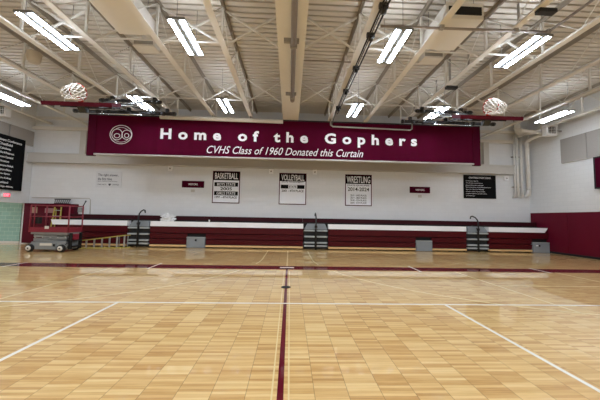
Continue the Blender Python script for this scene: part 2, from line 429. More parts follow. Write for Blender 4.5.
# ------------------------------------------------------------------ things among the roof steel
for s, sd, y0, y1 in ((-1, 'left', 4.0, 6.55), (1, 'right', 5.45, 6.65)):
    a, b = sorted((s*3.7, s*4.62))
    t = thing('ventilation_unit', 'large flat cream ventilation box hung among the trusses on the %s' % sd, 'ventilation unit', ((a+b)/2, (y0+y1)/2, 6.4), 'ventilation boxes')
    MB().box((a, y0, 6.4), (b, y1, 6.8), .01).build('casing', 'cream', t)
    MB().box((a+.06, y0-.02, 6.5), (b-.06, y0+.005, 6.7)).build('intake_slot', 'blackm', t)
    g = MB()
    for q in (a+.1, b-.1):
        for yy in (y0+.2, y1-.2): g.tube([(q, yy, 6.8), (q, yy, ZD)], .01, 6)
    g.build('hanger_rods', 'greysteel', t)
    a, b = sorted((s*3.98, s*4.6))
    t = thing('duct_outlet', 'small cream duct outlet behind the %s ventilation box' % sd, 'duct', ((a+b)/2, 7.3, 6.4), 'duct outlets')
    MB().box((a, 7.1, 6.45), (b, 7.45, 6.66), .01).build('outlet_box', 'cream', t)
    MB().box((a+.04, 7.09, 6.5), (b-.04, 7.1, 6.62)).build('grille', 'greysteel', t)
    MB().box((a+.2, 7.2, 6.66), (b-.2, 7.36, ZD)).build('neck', 'cream', t)
t = thing('hanging_speaker', 'beige round speaker hanging between trusses at upper left', 'speaker', (-8.02, 7.85, 6.2))
MB().lathe([(.13, 6.24), (.15, 6.27), (.19, 6.52), (.18, 6.56), (.08, 6.6)], (-8.02, 7.85, 0), n=20).build('horn', 'speaker', t)
MB().tube([(-8.02, 7.85, 6.6), (-8.02, 7.85, ZD)], .012, 6).build('rod', 'greysteel', t)
t = thing('curtain_cable_track', 'black cable track with pulleys hung under the first truss right of the girder', 'cable track', (1.99, 7.5, 6.1))
MB().tube([(1.94, 3.0, 6.16), (1.94, 10.9, 6.16)], .022, 8).tube([(2.05, 3.0, 6.14), (2.05, 10.9, 6.14)], .022, 8).tube([(2.0, 3.0, 6.19), (2.0, 10.9, 6.19)], .014, 6).build('rails', 'black', t)
for yy in (3.4, 4.95, 5.9, 7.4, 8.9, 10.4):
    big = .1 if abs(yy-4.95) < .1 else .065
    MB().lathe([(big, -.05), (big, .05)], (2.0, yy, 6.13), 'x', 14).box((1.9, yy-.04, 6.16), (2.1, yy+.04, ZC)).build('pulley', 'black', t)
MB().bar((1.95, 10.9, 6.15), (1.95, 11.8, 5.98), .04, .04).build('end_arm', 'black', t)
t = thing('sprinkler_pipe', 'thin grey pipe crossing the trusses at upper right', 'pipe', (4.1, 5.52, 6.2))
MB().tube([(2.14, 5.55, 6.2), (6.26, 5.5, 6.2)], .03, 8).tube([(6.26, 5.5, 6.2), (6.26, 0.5, 6.2)], .03, 8).build('run', 'girderpipe', t)
MB().lathe([(.05, -.06), (.05, .06)], (6.26, 5.5, 6.2), 'z', 10).build('elbow', 'greysteel', t)
for x in (3.62, 5.46): MB().box((x-.05, 5.48, 6.17), (x+.05, 5.57, ZC)).build('clamp', 'greysteel', t)
t = thing('bridging_pipe', 'short thin grey pipe between the girder and the first truss on its right', 'pipe', (1.15, 7.25, 6.3))
MB().tube([(.37, 7.25, 6.3), (1.86, 7.25, 6.3)], .022, 8).build('run', 'girderpipe', t)
for s, yy, w in ((1, 4.9, 'at the upper right near the frame top'), (1, 8.4, 'farther back beside the third truss right of the girder')):
    t = thing('junction_box', 'black box bracketed under the trusses %s' % w, 'box', (s*5.6, yy, 6.12), 'black boxes under the trusses')
    MB().box((5.42, yy-.07, 6.17), (5.82, yy+.07, ZC+.0), .01).build('case', 'black', t)
    MB().box((5.55, yy-.03, 6.26), (5.6, yy+.03, ZD-.1)).box((5.44, yy-.04, 6.25), (5.7, yy+.04, 6.27)).build('hanger', 'greysteel', t)
t = thing('conduit', 'dark thin conduit running under the ceiling right of the third truss', 'conduit', (6.0, 8, 6.5))
MB().tube([(6.0, 0, 6.8), (6.0, 13.9, 6.8)], .022, 8).build('run', 'greysteel', t)
for i in range(6): MB().box((5.98, 2+i*2, 6.8), (6.02, 2.04+i*2, ZD)).build('hanger', 'greysteel', t)

# ------------------------------------------------------------------ folded basketball backstops
def goal(s, sd):
    al = math.atan(.405); bu = Vector((0, math.cos(al), math.sin(al))); bn = Vector((0, -math.sin(al), math.cos(al)))
    X = s*5.93; B = Vector((X, 7.0, 4.62)); ex = Vector((1, 0, 0))
    t = thing('basketball_backstop', 'folded-up basketball backboard with maroon edge pad and white net, %s of the curtain' % sd, 'basketball hoop', (X, 8.5, 4.6), 'folded basketball backstops')
    def obox(mb, a0, a1, u0, u1, n0, n1):
        P = [B+ex*a+bu*u+bn*n for n in (n0, n1) for u in (u0, u1) for a in (a0, a1)]
        return mb.add(P, [(0,1,3,2),(4,6,7,5),(0,4,5,1),(2,3,7,6),(0,2,6,4),(1,5,7,3)])
    obox(MB(), -.915, .915, .02, 1.07, -.015, .015).build('backboard', 'glass', t)
    pd = obox(MB(), -.955, .955, -.045, .03, -.055, .055); obox(pd, -.955, -.885, .03, .4, -.05, .05); obox(pd, .885, .955, .03, .4, -.05, .05)
    pd.build('edge_pad', 'pad', t)
    fr = MB()
    for a in (-.5, .5): obox(fr, a-.03, a+.03, .05, 1.05, -.09, -.02)
    obox(fr, -.6, .6, .5, .56, -.1, -.04); fr.build('back_frame', 'black', t)
    RC = B+bu*.12+bn*.31
    ring = [RC+ex*.23*math.cos(2*PI*i/28)+bn*.23*math.sin(2*PI*i/28) for i in range(28)]
    rm = MB().tube(ring, .012, 8, True); obox(rm, -.09, .09, .08, .22, .015, .03); obox(rm, -.06, .06, .12, .16, .02, .18)
    rm.build('rim', 'orange', t)
    nm = MB(); NV = 12; L = [(0, .228), (.11, .21), (.22, .185), (.33, .165), (.43, .15)]
    def np_(i, k):
        d, r = L[k]; a = 2*PI*(i+.5*(k % 2))/NV
        return RC+ex*r*math.cos(a)+bn*r*math.sin(a)-bu*d+Vector((0, 0, -.25*d*d))
    for i in range(NV):
        nm.tube([np_(i if k % 2 == 0 else i, k) for k in range(5)], .013, 5)
        nm.tube([np_((i-(k+1)//2) % NV, k) for k in range(5)], .013, 5)
        nm.tube([np_((i+k//2) % NV, k) for k in range(5)], .013, 5)
    nm.build('net', 'net', t)
    MB().bar(B+bn*-.06+bu*.14, B+bn*-.22+bu*.2, .2, .12).build('bracket', 'black', t)
    PX = s*6.4; PZ = 6.1
    ms = MB()
    for q in (-.35, .35): ms.tube([B+ex*q+bu*.55-bn*.1, (PX+q*1.6, 10.2, PZ)], .04, 10)
    ms.tube([B+ex*-.38+bu*1.0-bn*.1, B+ex*.38+bu*1.0-bn*.1], .035, 8)
    ms.build('mast', 'black', t)
    pv = MB().tube([(PX-1.22, 10.2, PZ), (PX+1.2, 10.2, PZ)], .06, 12)
    for q in (-1.1, -.9, -.3, .3, .9, 1.1): pv.lathe([(.08, -.06), (.08, .06)], (PX+q, 10.2, PZ), 'x', 12)
    for q in (s*7.12, s*5.46): pv.box((q-.06, 10.14, PZ), (q+.06, 10.26, ZC))
    pv.build('pivot_pipe', 'black', t)
    MB().lathe([(.1, -.08), (.13, -.03), (.13, .03), (.1, .08)], (s*7.0, 10.1, 5.98), 'y', 16).box((s*7.0-.05, 10.05, 5.95), (s*7.0+.05, 10.25, 6.1)).build('hoist_pulley', 'chrome', t)
    a, b = sorted((s*9.45, s*5.08)); lp = MB().tube([(a, 11.3, 6.05), (b, 11.3, 6.05)], .075, 12)
    for q in [a+.05+i*.47 for i in range(10)]: lp.lathe([(.09, -.06), (.09, .06)], (q, 11.3, 6.05), 'x', 12)
    for q in (5.46, 7.12, 8.92): lp.box((s*q-.06, 11.24, 6.05), (s*q+.06, 11.36, ZC))
    lp.build('support_pipe', 'black', t)
    st = MB()
    for q in (-.6, .6): st.tube([(PX+q, 11.3, 6.05), (PX+q*.6, 9.0, 5.5)], .025, 8)
    st.build('brace', 'black', t)
    c = MB().tube([(s*8.3, 11.22, 5.93), (s*6.5, 11.22, 5.93)], .03, 8).box((s*8.2-.02, 11.2, 5.93), (s*8.2+.02, 11.3, 6.05)).box((s*6.6-.02, 11.2, 5.93), (s*6.6+.02, 11.3, 6.05)); c.build('cross_tube', 'chrome', t)
goal(-1, 'left'); goal(1, 'right')

# ------------------------------------------------------------------ the curtain
YC = 12.15
cu = thing('divider_curtain', 'huge maroon curtain lettered in white, hung across the back of the gym', 'curtain', (0, YC, 4.3))
mb = MB(); V = []; F = []; N = 160
for i in range(N+1):
    x = -9.08+18.06*i/N; w = .012*math.sin(i*.55)+.01*math.sin(i*1.7)
    for z, kk in ((4.36, 1.0), (4.9, .5), (5.8, .3), (6.22, .1)): V.append((x, YC+w*kk+.02, z))
for i in range(N):
    for j in range(3): F.append((i*4+j, i*4+4+j, i*4+5+j, i*4+1+j))
n0 = len(V); V += [(v[0], v[1]+.06, v[2]) for v in V]; F += [tuple(q+n0 for q in reversed(f)) for f in F]
for i in range(N): F += [(i*4, i*4+n0, i*4+4+n0, i*4+4), (i*4+3, i*4+7, i*4+7+n0, i*4+3+n0)]
for j in range(3): F += [(j, j+1, j+1+n0, j+n0), (N*4+j, N*4+j+n0, N*4+j+1+n0, N*4+j+1)]
mb.add(V, F); mb.build('drape', 'fabric', cu)
for x0, x1 in ((-9.46, -9.08), (8.98, 9.36)): MB().box((x0, YC+.0, 4.27), (x1, YC+.1, 6.22), .004).build('side_panel', 'fabric2', cu)
MB().tube([(-9.08, YC-.02, 4.34), (8.98, YC-.02, 4.34)], .045, 12).build('bottom_batten', 'ledge', cu)
MB().box((-9.46, YC, 6.2), (9.36, YC+.12, 6.26)).build('top_batten', 'black', cu)
t1 = text('Home of the Gophers', 'letter', cu, '-y', (.03, YC-.012, 5.33), 12.28, .66, name='letter', split=True, bold=.034, spacing=1.75, depth=.012)
t2 = text('CVHS Class of 1960 Donated this Curtain', 'letter', cu, '-y', (-.2, YC-.012, 4.71), 7.45, .36, bold=.0, shear=.35, depth=.01)
em = MB()
def ring2(cx, cz, rx, rz, r=.014, a0=0, a1=2*PI, n=40):
    full = abs(a1-a0-2*PI) < 1e-6
    P = [(cx+rx*math.cos(a0+(a1-a0)*i/n), YC-.015, cz+rz*math.sin(a0+(a1-a0)*i/n)) for i in range(n if full else n+1)]
    em.tube(P, r, 6, full)
ring2(-7.92, 5.3, .5, .44)
ring2(-8.1, 5.3, .24, .26); ring2(-7.66, 5.3, .22, .22)
ring2(-8.1, 5.24, .13, .1); ring2(-7.66, 5.26, .1, .1)
ring2(-7.92, 5.3, .42, .36, .009, -2.4, -.7); ring2(-7.92, 5.3, .4, .34, .009, .8, 2.2)
em.build('round_emblem', 'letter', cu)
t = thing('roller_tube', 'long cream tube hanging in front of the curtain top, left of the girder', 'tube', (-3.2, 11.85, 6.0))
MB().tube([(-6.02, 11.85, 6.1), (-.36, 11.85, 6.06)], .095, 16).build('tube', 'cream', t)
for x in (-5.46, -3.62, -1.88): MB().box((x-.02, 11.83, 6.15), (x+.02, 11.87, ZC)).build('hanger', 'greysteel', t)
t = thing('trapeze_bar', 'thin pale bar on end hooks in front of the curtain, right of the girder', 'bar', (3.85, 11.85, 5.85))
MB().tube([(1.88, 11.85, 6.26), (1.9, 11.85, 5.98), (2.0, 11.85, 5.9), (5.7, 11.85, 5.84), (5.8, 11.85, 5.9), (5.82, 11.85, 6.2), (5.48, 11.85, 6.24)], .035, 10).build('bar', 'greysteel', t)

# ------------------------------------------------------------------ signs and banners on the back wall
SY = YW-.012
def panel(name, label, cat, m, x0, x1, z0, z1, group=None, d=.03, border=None, part='panel'):
    t = thing(name, label, cat, ((x0+x1)/2, YW, z0), group)
    MB().box((x0, YW-d, z0), (x1, YW-.003, z1), .004).build(part, m, t)
    if border:
        b = .045; g = MB()
        for a, c in (((x0, z0), (x1, z0+b)), ((x0, z1-b), (x1, z1)), ((x0, z0), (x0+b, z1)), ((x1-b, z0), (x1, z1))):
            g.box((a[0], YW-d-.006, a[1]), (c[0], YW-d+.002, c[1]))
        g.build('border', border, t)
    return t
t = panel('clinic_sign', 'pale sign about getting the right answer, high above the scissor lift', 'sign', 'signw', -10.22, -8.9, 2.98, 3.83)
text('The right answer,', 'signt', t, '-y', (-10.12, YW-.03, 3.62), 1.05, .17, align='LEFT', bold=.01)
text('the first time.', 'signt', t, '-y', (-10.12, YW-.03, 3.43), .75, .15, align='LEFT', bold=.01)
text('Sports medicine close to home', 'signt', t, '-y', (-10.12, YW-.03, 3.3), 1.0, .07, align='LEFT')
text('CLINIC HEALTH', 'signt', t, '-y', (-10.12, YW-.03, 3.13), .45, .06, align='LEFT')
MB().prism([(-9.55, 3.18), (-9.43, 3.18), (-9.43, 3.12), (-9.49, 3.06), (-9.55, 3.12)], 'y', YW-.034, YW-.029).build('shield_mark', 'signt', t)
text('CHATFIELD', 'signt', t, '-y', (-9.35, YW-.03, 3.13), .34, .07, align='LEFT')
for s, x0, x1, z0, z1, w in ((-1, -5.74, -4.57, 3.07, 3.43, 'left of the basketball banner'), (1, 6.63, 7.77, 3.05, 3.4, 'right of the wrestling banner')):
    t = panel('team_sign', 'small maroon wall sign with white word, %s' % w, 'sign', 'fabric2', x0, x1, z0, z1, 'small maroon signs')
    text('VISITORS', 'letter', t, '-y', ((x0+x1)/2, YW-.03, (z0+z1)/2), .5, .1, bold=.012)
    tag(box(((x0+x1)/2-.1, YW-.015, z0-.24), ((x0+x1)/2+.1, YW, z0-.1), .004).build('number_plate', 'ledge'), 'tiny pale plate under the maroon sign %s' % w, 'plate', 'plates under the maroon signs')
def banner(sport, x0, x1, z0, z1, label):
    t = panel('sports_banner', label, 'banner', 'paper', x0, x1, z0, z1, 'sports banners', border='fabric2', part='cloth')
    y = YW-.03; xc = (x0+x1)/2; W = x1-x0; H = z1-z0
    def blk(za, zb, xa=x0+.035, xb=x1-.035): MB().box((xa, y-.003, z1-H*zb), (xb, y+.001, z1-H*za)).build('black_band', 'board', t)
    def tx(s, za, zb, w, m='letter', bold=.01): text(s, m, t, '-y', (xc, y-.003, z1-H*(za+zb)/2), w*W, H*(zb-za), bold=bold)
    if sport == 'b':
        blk(.02, .285); tx('BASKETBALL', .055, .245, .84)
        blk(.35, .475, x0+.1, x1-.1); tx('BOYS STATE', .37, .455, .66); tx('2005', .5, .6, .42, 'board', .02)
        blk(.63, .755, x0+.1, x1-.1); tx('GIRLS STATE', .65, .735, .68); tx('1997 - 4TH PLACE', .78, .85, .8, 'board', .015)
    elif sport == 'v':
        blk(.02, .26); tx('VOLLEYBALL', .05, .235, .84); tx('STATE TOURNAMENT', .265, .305, .8, 'signt')
        blk(.375, .495, x0+.1, x1-.1); MB().box((xc-.24, y-.006, z1-H*.49), (xc+.24, y-.001, z1-H*.38)).build('white_box', 'paper', t)
        text('STATE', 'board', t, '-y', (xc, y-.006, z1-H*.435), .4, .11, bold=.02); tx('2001 - 4TH PLACE', .53, .6, .8, 'board', .015)
    else:
        blk(.02, .3); tx('WRESTLING', .055, .27, .88); tx('STATE QUALIFIER', .325, .375, .84, 'signt', .02)
        tx('2014-2024', .41, .53, .8, 'board', .015)
        for i, s in enumerate(('2015 - 2ND PLACE', '2017 - 3RD PLACE', '2018 - 5TH PLACE', '2024 - 6TH PLACE')): tx(s, .64+i*.078, .695+i*.078, .6, 'board', .01)
banner('b', -4.12, -2.66, 2.27, 4.0, 'white and black basketball banner naming boys and girls state')
banner('v', -.56, .92, 2.27, 3.98, 'white volleyball banner with one black band, above the middle aisle')
banner('w', 3.04, 4.51, 2.27, 3.99, 'white wrestling banner with the years 2014-2024')
t = panel('song_board', 'black board with the fight song in white, near the right corner', 'board', 'board', 9.68, 11.52, 2.82, 4.13)
text('CHATFIELD FIGHT SONG', 'letter', t, '-y', (10.6, YW-.03, 3.98), 1.25, .1, bold=.01)
for i, (s, w) in enumerate((('Go Gophers fight for', .72), ('We will stand and cheer for you', .96), ('Down the court and over', 1.0), ('Fight for the maroon and the white of our school', 1.4),
                            ('Raise the colors proudly high', 1.02), ('Onward to the victory tonight', 1.08), ('Chatfield High School hail to thee', 1.18), ('Go Gophers go', .5))):
    text(s, 'paper', t, '-y', (9.8, YW-.03, 3.79-i*.118), w, .06, align='LEFT')
sens = [(-6.37, 4.08, 'left of the basketball banner'), (-1.0, 4.06, 'between the basketball and volleyball banners'), (1.37, 4.08, 'right of the volleyball banner'), (12.1, 4.0, 'right of the fight song board')]
for x, z, w in sens:
    t = thing('wall_sensor', 'small white box under the wall ledge, %s' % w, 'sensor', (x, YW, z-.12), 'small white boxes under the ledge')
    MB().box((x-.115, YW-.1, z-.14), (x+.115, YW, z+.11), .012).build('case', 'white', t)
    MB().lathe([(.04, -.02), (.04, 0)], (x, YW-.1, z-.02), 'y', 10).build('lens', 'greysteel', t)
t = thing('wall_conduit', 'thin grey conduit bent down the white wall behind the scissor lift', 'conduit', (-11.9, YW-.02, 1.4))
MB().tube([(-13.4, YW-.02, 2.36), (-10.5, YW-.02, 2.38), (-10.43, YW-.02, 2.3), (-10.4, YW-.02, 1.4)], .02, 8).build('run', 'ledge', t)

# vertical pipes in the right corner
def elbow(a, b, c, r):   # rounded right-angle path
    a, b, c = Vector(a), Vector(b), Vector(c); p = b+(a-b).normalized()*r; q = b+(c-b).normalized()*r
    return [a]+[(p*(1-k)**2+b*2*k*(1-k)+q*k*k) for k in (0, .25, .5, .75, 1)]+[c]
for i, (x, r, zb, w) in enumerate(((12.5, .04, 2.92, 'thin leftmost'), (12.67, .065, 2.96, 'second from the left'), (12.89, .068, 2.96, 'third from the left'), (13.17, .095, 3.0, 'thickest and rightmost'))):
    t = thing('riser_pipe', 'pale vertical pipe, %s in the right corner bundle' % w, 'pipe', (x, 13.75, zb), 'vertical pipes in the right corner')
    if i == 3:
        path = elbow((x+.01, 13.72, zb), (x, 13.72, 6.1), (x+.06, 12.75, 6.2), .25)
        MB().tube(path, r, 14).tube(elbow((x+.06, 12.95, 6.18), (x+.06, 12.72, 6.2), (11.95, 12.72, 6.3), .18), r, 14).tube(elbow((x, 13.72, zb+.3), (x, 13.72, zb+.02), (x, 13.98, zb+.02), .15), r, 14).build('pipe_run', 'pipe', t)
        for z in (3.4, 5.6): MB().lathe([(r+.015, -.05), (r+.015, .05)], (x, 13.72, z), 'z', 16).build('coupling', 'pipe', t)
    else:
        MB().tube([(x, 13.82, zb), (x, 13.82, 6.4)], r, 12).tube(elbow((x, 13.82, zb+.3), (x, 13.82, zb), (x, 13.99, zb), .1), r, 12).build('pipe_run', 'pipe', t)
        for z in (3.5, 5.2): MB().box((x-r-.02, 13.86, z-.02), (x+r+.02, 13.995, z+.02)).build('strap', 'greysteel', t)
t = thing('overhead_duct', 'pale round duct crossing the right corner above the vertical pipes', 'duct', (12.4, 13.4, 6.2))
MB().tube(elbow((12.55, 13.6, 7.2), (12.55, 13.6, 6.42), (13.4, 13.1, 6.42), .2), .13, 14).build('duct_run', 'pipe', t)
MB().lathe([(.16, -.06), (.16, .06)], (12.55, 13.6, 6.75), 'z', 16).build('collar', 'pipe', t)

# ------------------------------------------------------------------ side walls
def side_panel(s, y0, y1, label):
    x = XR if s > 0 else XL
    t = thing('acoustic_panel', label, 'acoustic panel', (x, (y0+y1)/2, 4.55), 'acoustic panels')
    z0, z1 = (4.51, 5.69) if s > 0 else (5.05, 5.82)
    MB().box((x, y0, z0), (x-s*.06, y1, z1), .012).build('fabric_face', 'panel', t)
    MB().box((x, y0+.01, z0-.02), (x-s*.065, y1-.01, z0)).build('bottom_rail', 'ledge', t)
side_panel(1, 10.99, 12.15, 'grey acoustic panel on the right wall, farther one')
side_panel(1, 9.5, 10.97, 'grey acoustic panel on the right wall, nearer one cut by the frame')
side_panel(-1, 12.7, 13.92, 'grey acoustic panel on the left wall, by the corner')
side_panel(-1, 11.4, 12.66, 'grey acoustic panel on the left wall, cut by the frame')
t = thing('conference_board', 'tall black board of white conference names on the left wall', 'board', (XL, 12.5, 2.64))
MB().box((XL+.08, 11.6, 2.64), (XL+.12, 13.43, 5.22), .006).build('panel', 'board', t)
for i, (s, w) in enumerate((('Three Rivers Conference', 1.5), ('Chatfield', .62), ('Caledonia', .5), ('Rushford-Peterson', .82), ('Fillmore Central', .76), ('Houston', .42), ('La Crescent-Hokah', .84),
                            ('Lewiston-Altura', .74), ('Dover-Eyota', .6), ('Wabasha-Kellogg', .76), ('Southland', .5), ('Plainview-Elgin-Millville', 1.0))):
    text(s, 'letter', t, '+x', (XL+.12, 12.5, 4.98-i*.2), w, .12 if i < 2 else .1, bold=.008)
for yy in (11.9, 13.2):
    for z in (2.9, 4.9): MB().box((XL+.002, yy-.04, z-.04), (XL+.08, yy+.04, z+.04)).build('stand_off', 'greysteel', t)
t = thing('exit_sign', 'red lit exit sign above the left opening', 'exit sign', (XL, 12.8, 2.3))
MB().box((XL, 12.62, 2.29), (XL+.08, 12.96, 2.49), .008).build('case', 'white', t)
MB().box((XL+.08, 12.64, 2.31), (XL+.085, 12.94, 2.47)).build('red_face', 'exitg', t)
text('EXIT', 'exitw', t, '+x', (XL+.085, 12.79, 2.39), .24, .11, bold=.02)
for s, sd, xa, xb, zc in ((-1, 'left', XL+.01, XL+.5, 6.24), (1, 'right', 12.62, 13.16, 6.12)):
    x = XR if s > 0 else XL; y = 12.0; xm = (xa+xb)/2
    t = thing('caged_speaker', 'white square speaker in a wire cage high on the %s wall' % sd, 'speaker', (xm, y, zc-.3), 'caged wall speakers')
    MB().box((xa, y, zc-.27), (xb, y+.25, zc+.27), .02).build('cabinet', 'white', t)
    MB().box((xa+.09, y-.012, zc-.17), (xb-.09, y+.002, zc+.19), .004).build('grille', 'blackm', t)
    MB().box((min(x, xm), y+.1, zc-.04), (max(x, xm), y+.16, zc+.04)).build('wall_bracket', 'greysteel', t)
    g = MB()
    for q in range(7):
        u = -.24+.08*q
        g.tube([(xm+u, y-.06, zc-.27), (xm+u, y-.06, zc+.27)], .007, 5).tube([(xm-.26, y-.06, zc+u), (xm+.26, y-.06, zc+u)], .007, 5)
    for xx in (xm-.24, xm+.24):
        for zz in (zc-.24, zc+.24): g.tube([(xx, y, zz), (xx, y-.06, zz)], .008, 5)
    g.build('wire_cage', 'white', t)
t = thing('scoreboard', 'black-framed scoreboard on the right wall, cut by the frame edge', 'scoreboard', (XR, 9.6, 3.07))
MB().box((XR-.004, 8.6, 3.07), (XR-.14, 10.68, 4.47), .01).build('case', 'black', t)
MB().box((XR-.14, 8.66, 3.13), (XR-.145, 10.6, 4.41)).build('face', 'fabric2', t)

# ------------------------------------------------------------------ bleachers
FY = 12.97
AIS = [(-7.85, -6.78), (.76, 1.99), (9.11, 10.26)]
BOXES = [(-4.96, -4.07), (6.47, 7.28), (12.56, 13.42)]
SEC = [(-11.15, -7.87, 'left of the left aisle, behind the ladder'), (-6.76, .74, 'between the left and middle aisles'), (2.01, 9.09, 'between the middle and right aisles'), (10.28, 13.44, 'right of the right aisle')]
def spans(x0, x1):
    cut = [(a-.02, b+.02) for a, b in BOXES if a > x0-.1 and b < x1+.1]; out = []; a = x0
    for c, d in cut: out.append((a, c)); a = d
    if x1-a > .05: out.append((a, x1))
    return out
for x0, x1, w in SEC:
    t = thing('bleacher_section', 'closed maroon bleacher bank with white top row, %s' % w, 'bleachers', ((x0+x1)/2, 13.4, 0), 'closed bleacher banks')
    MB().box((x0, FY+.12, .0), (x1, 13.6, 1.0)).build('under_frame', 'under', t)
    def row(za, zb, sp, name):
        for a, b in sp:
            MB().prism([(FY+.05, za), (FY+.01, za+.02), (FY-.012, zb-.06), (FY-.03, zb-.045), (FY-.03, zb-.005), (FY, zb), (FY+.12, zb), (FY+.12, za)], 'x', a, b).build(name, 'seatm', t)
    row(.16, .41, spans(x0, x1), 'seat_row'); row(.43, .68, spans(x0, x1), 'seat_row'); row(.70, 1.02, [(x0, x1)], 'seat_row')
    e = -.2 if x1 > 13 else 0
    l0 = -.35 if x0 < -11 else 0
    wv = [(x0+l0+(.12 if l0 else 0), FY-.03, 1.03), (x1+e, FY-.03, 1.03), (x1, FY+.0, 1.27), (x0+l0, FY+.0, 1.27), (x0+l0+(.12 if l0 else 0), FY+.3, 1.03), (x1+e, FY+.3, 1.03), (x1, FY+.3, 1.27), (x0+l0, FY+.3, 1.27)]
    MB().add(wv, [(0,1,2,3),(7,6,5,4),(0,4,5,1),(1,5,6,2),(2,6,7,3),(3,7,4,0)]).build('white_top_row', 'white', t)
    for a, b in spans(x0, x1):
        MB().box((a, FY-.03, .05), (b, FY+.1, .14), .006).build('kick_board', 'wood', t)
        n = max(1, int((b-a)/2.4))
        for i in range(n): MB().box((a+(b-a)*(i+.5)/n-.04, FY, 0), (a+(b-a)*(i+.5)/n+.04, FY+.1, .05)).build('foot', 'blackm', t)
    xb0, xb1 = x0, x1
    if x0 > -11: xb0 = {-6.76: -7.86, 2.01: .75, 10.28: 9.1}[x0]
    MB().box((xb0, 13.62, .9), (xb1, 13.82, 1.55), .02).build('rear_row', 'seatd', t)
    MB().box((xb0, 13.56, 1.0), (xb1, 13.62, 1.34)).build('rear_shade_strip', 'under', t)  # dark strip standing in for the shadow along the rear row
def aisle(x0, x1, w):
    t = thing('bleacher_aisle', 'grey stepped bleacher aisle with a black handrail, %s' % w, 'steps', ((x0+x1)/2, 13.3, 0), 'bleacher aisles')
    xm = (x0+x1)/2; a, b = x0+.03, x1-.03
    MB().box((a, FY+.08, .05), (b, 13.4, 1.0)).build('riser', 'stepd', t)
    for z in (.14, .30, .60, .90):
        h = .075
        MB().box((a, FY-.05, z), (xm-.06, FY+.1, z+h), .01).box((xm+.06, FY-.05, z), (b, FY+.1, z+h), .01).build('step', 'steprim', t)
    MB().add([(a, FY, 1.0), (b, FY, 1.0), (b-.12, FY+.1, 1.28), (a+.18, FY+.1, 1.28), (a, 13.4, 1.0), (b, 13.4, 1.0), (b-.12, 13.4, 1.28), (a+.18, 13.4, 1.28)],
             [(0,1,2,3),(7,6,5,4),(0,4,5,1),(1,5,6,2),(2,6,7,3),(3,7,4,0)]).build('top_panel', 'stepp', t)
    Y = FY-.07
    MB().tube([(xm, Y, 0), (xm, Y, 1.48), (xm, Y+.06, 1.62), (xm, Y+.2, 1.74), (xm, Y+.42, 1.82), (xm, Y+.55, 1.8), (xm, Y+.6, 1.68)], .032, 10)\
      .tube([(xm, Y, 1.0), (xm, Y+.1, 1.18), (xm, Y+.3, 1.27), (xm, Y+.5, 1.28)], .03, 10).box((xm-.07, Y-.03, 1.08), (xm+.07, Y+.05, 1.2), .02).build('handrail', 'black', t)
aisle(*AIS[0], 'beside the yellow ladder'); aisle(*AIS[1], 'below the volleyball banner'); aisle(*AIS[2], 'below the fight song board')
for (a, b), w in zip(BOXES, ('right of the white plastic bag', 'below the right maroon wall sign', 'at the right end of the bleachers')):
    t = thing('cutout_box', 'grey floor box in a bleacher cut-out, %s' % w, 'box', ((a+b)/2, FY-.04, 0), 'grey boxes along the bleachers')
    MB().box((a, FY-.07, .01), (b, FY+.1, .52), .008).build('front_panel', 'grey', t)
    MB().box((a-.005, FY-.08, .5), (b+.005, FY+.1, .53), .004).build('top_edge', 'steprim', t)
    if a < 0: MB().lathe([(.05, -.01), (.05, 0)], ((a+b)/2, FY-.07, .38), 'y', 16).build('lock', 'blackm', t)
    if a > 12:
        MB().lathe([(.05, -.01), (.05, 0)], (a+.32, FY-.07, .36), 'y', 16).build('socket', 'blackm', t)
        MB().box((a+.14, FY-.078, .34), (a+.26, FY-.07, .4), .004).build('label_plate', 'white', t)
# crumpled plastic bag and cup on the bleachers
t = bmesh.new(); bmesh.ops.create_icosphere(t, subdivisions=4, radius=1)
from mathutils import noise
for v in t.verts:
    p = v.co.copy(); d = 1+.55*noise.noise(p*2.6+Vector((3, 1, 5)))+.3*noise.noise(p*6)
    x, y, z = p.x*.3*d, p.y*.13*d, p.z*.21*d
    if p.z > .4: x *= 1.35
    v.co = Vector((x, y, max(z, -.13)))
t.verts.index_update()
mb = MB().add([v.co+Vector((-6.0, 13.14, 1.402)) for v in t.verts], [[v.index for v in f.verts] for f in t.faces]); t.free()
tag(mb.build('plastic_bag', 'bag'), 'crumpled clear plastic bag on the white bleacher row', 'bag')
tag(MB().lathe([(.03, 0), (.04, .11), (.042, .115)], (-3.96, 13.1, 1.272), n=14).build('paper_cup', 'white'), 'small white cup on the white bleacher row', 'cup')

# ------------------------------------------------------------------ wall pad, ladders
t = thing('wall_pad', 'tall maroon padded panel behind the scissor lift', 'wall pad', (-12.25, 13.85, 0))
pm = MB()
for i in range(4): pm.box((-13.5+i*.625, 13.7, .04), (-13.5+(i+1)*.625-.01, 14.0, 2.06), .02)
pm.build('padding', 'pad', t)
tag(box((-13.1, 13.69, 1.56), (-12.82, 13.7, 1.86), .002).build('notice', 'tan'), 'tan paper notice on the maroon wall pad, left one', 'notice', 'notices on the wall pad')
tag(box((-12.45, 13.69, 1.58), (-11.98, 13.7, 1.82), .002).build('notice', 'pinkgrey'), 'wide faded notice on the maroon wall pad, beside the yellow ladder', 'notice', 'notices on the wall pad')
t = thing('wire_rack', 'black wire rack on top of the maroon wall pad', 'rack', (-11.75, 13.85, 2.06))
g = MB().tube([(-12.1, 13.8, 2.075), (-11.4, 13.8, 2.075)], .018, 8).tube([(-12.16, 13.88, 2.29), (-11.36, 13.88, 2.29)], .025, 8)
for i in range(8): g.tube([(-12.08+i*.095, 13.8, 2.075), (-12.12+i*.105, 13.88, 2.29)], .014, 6)
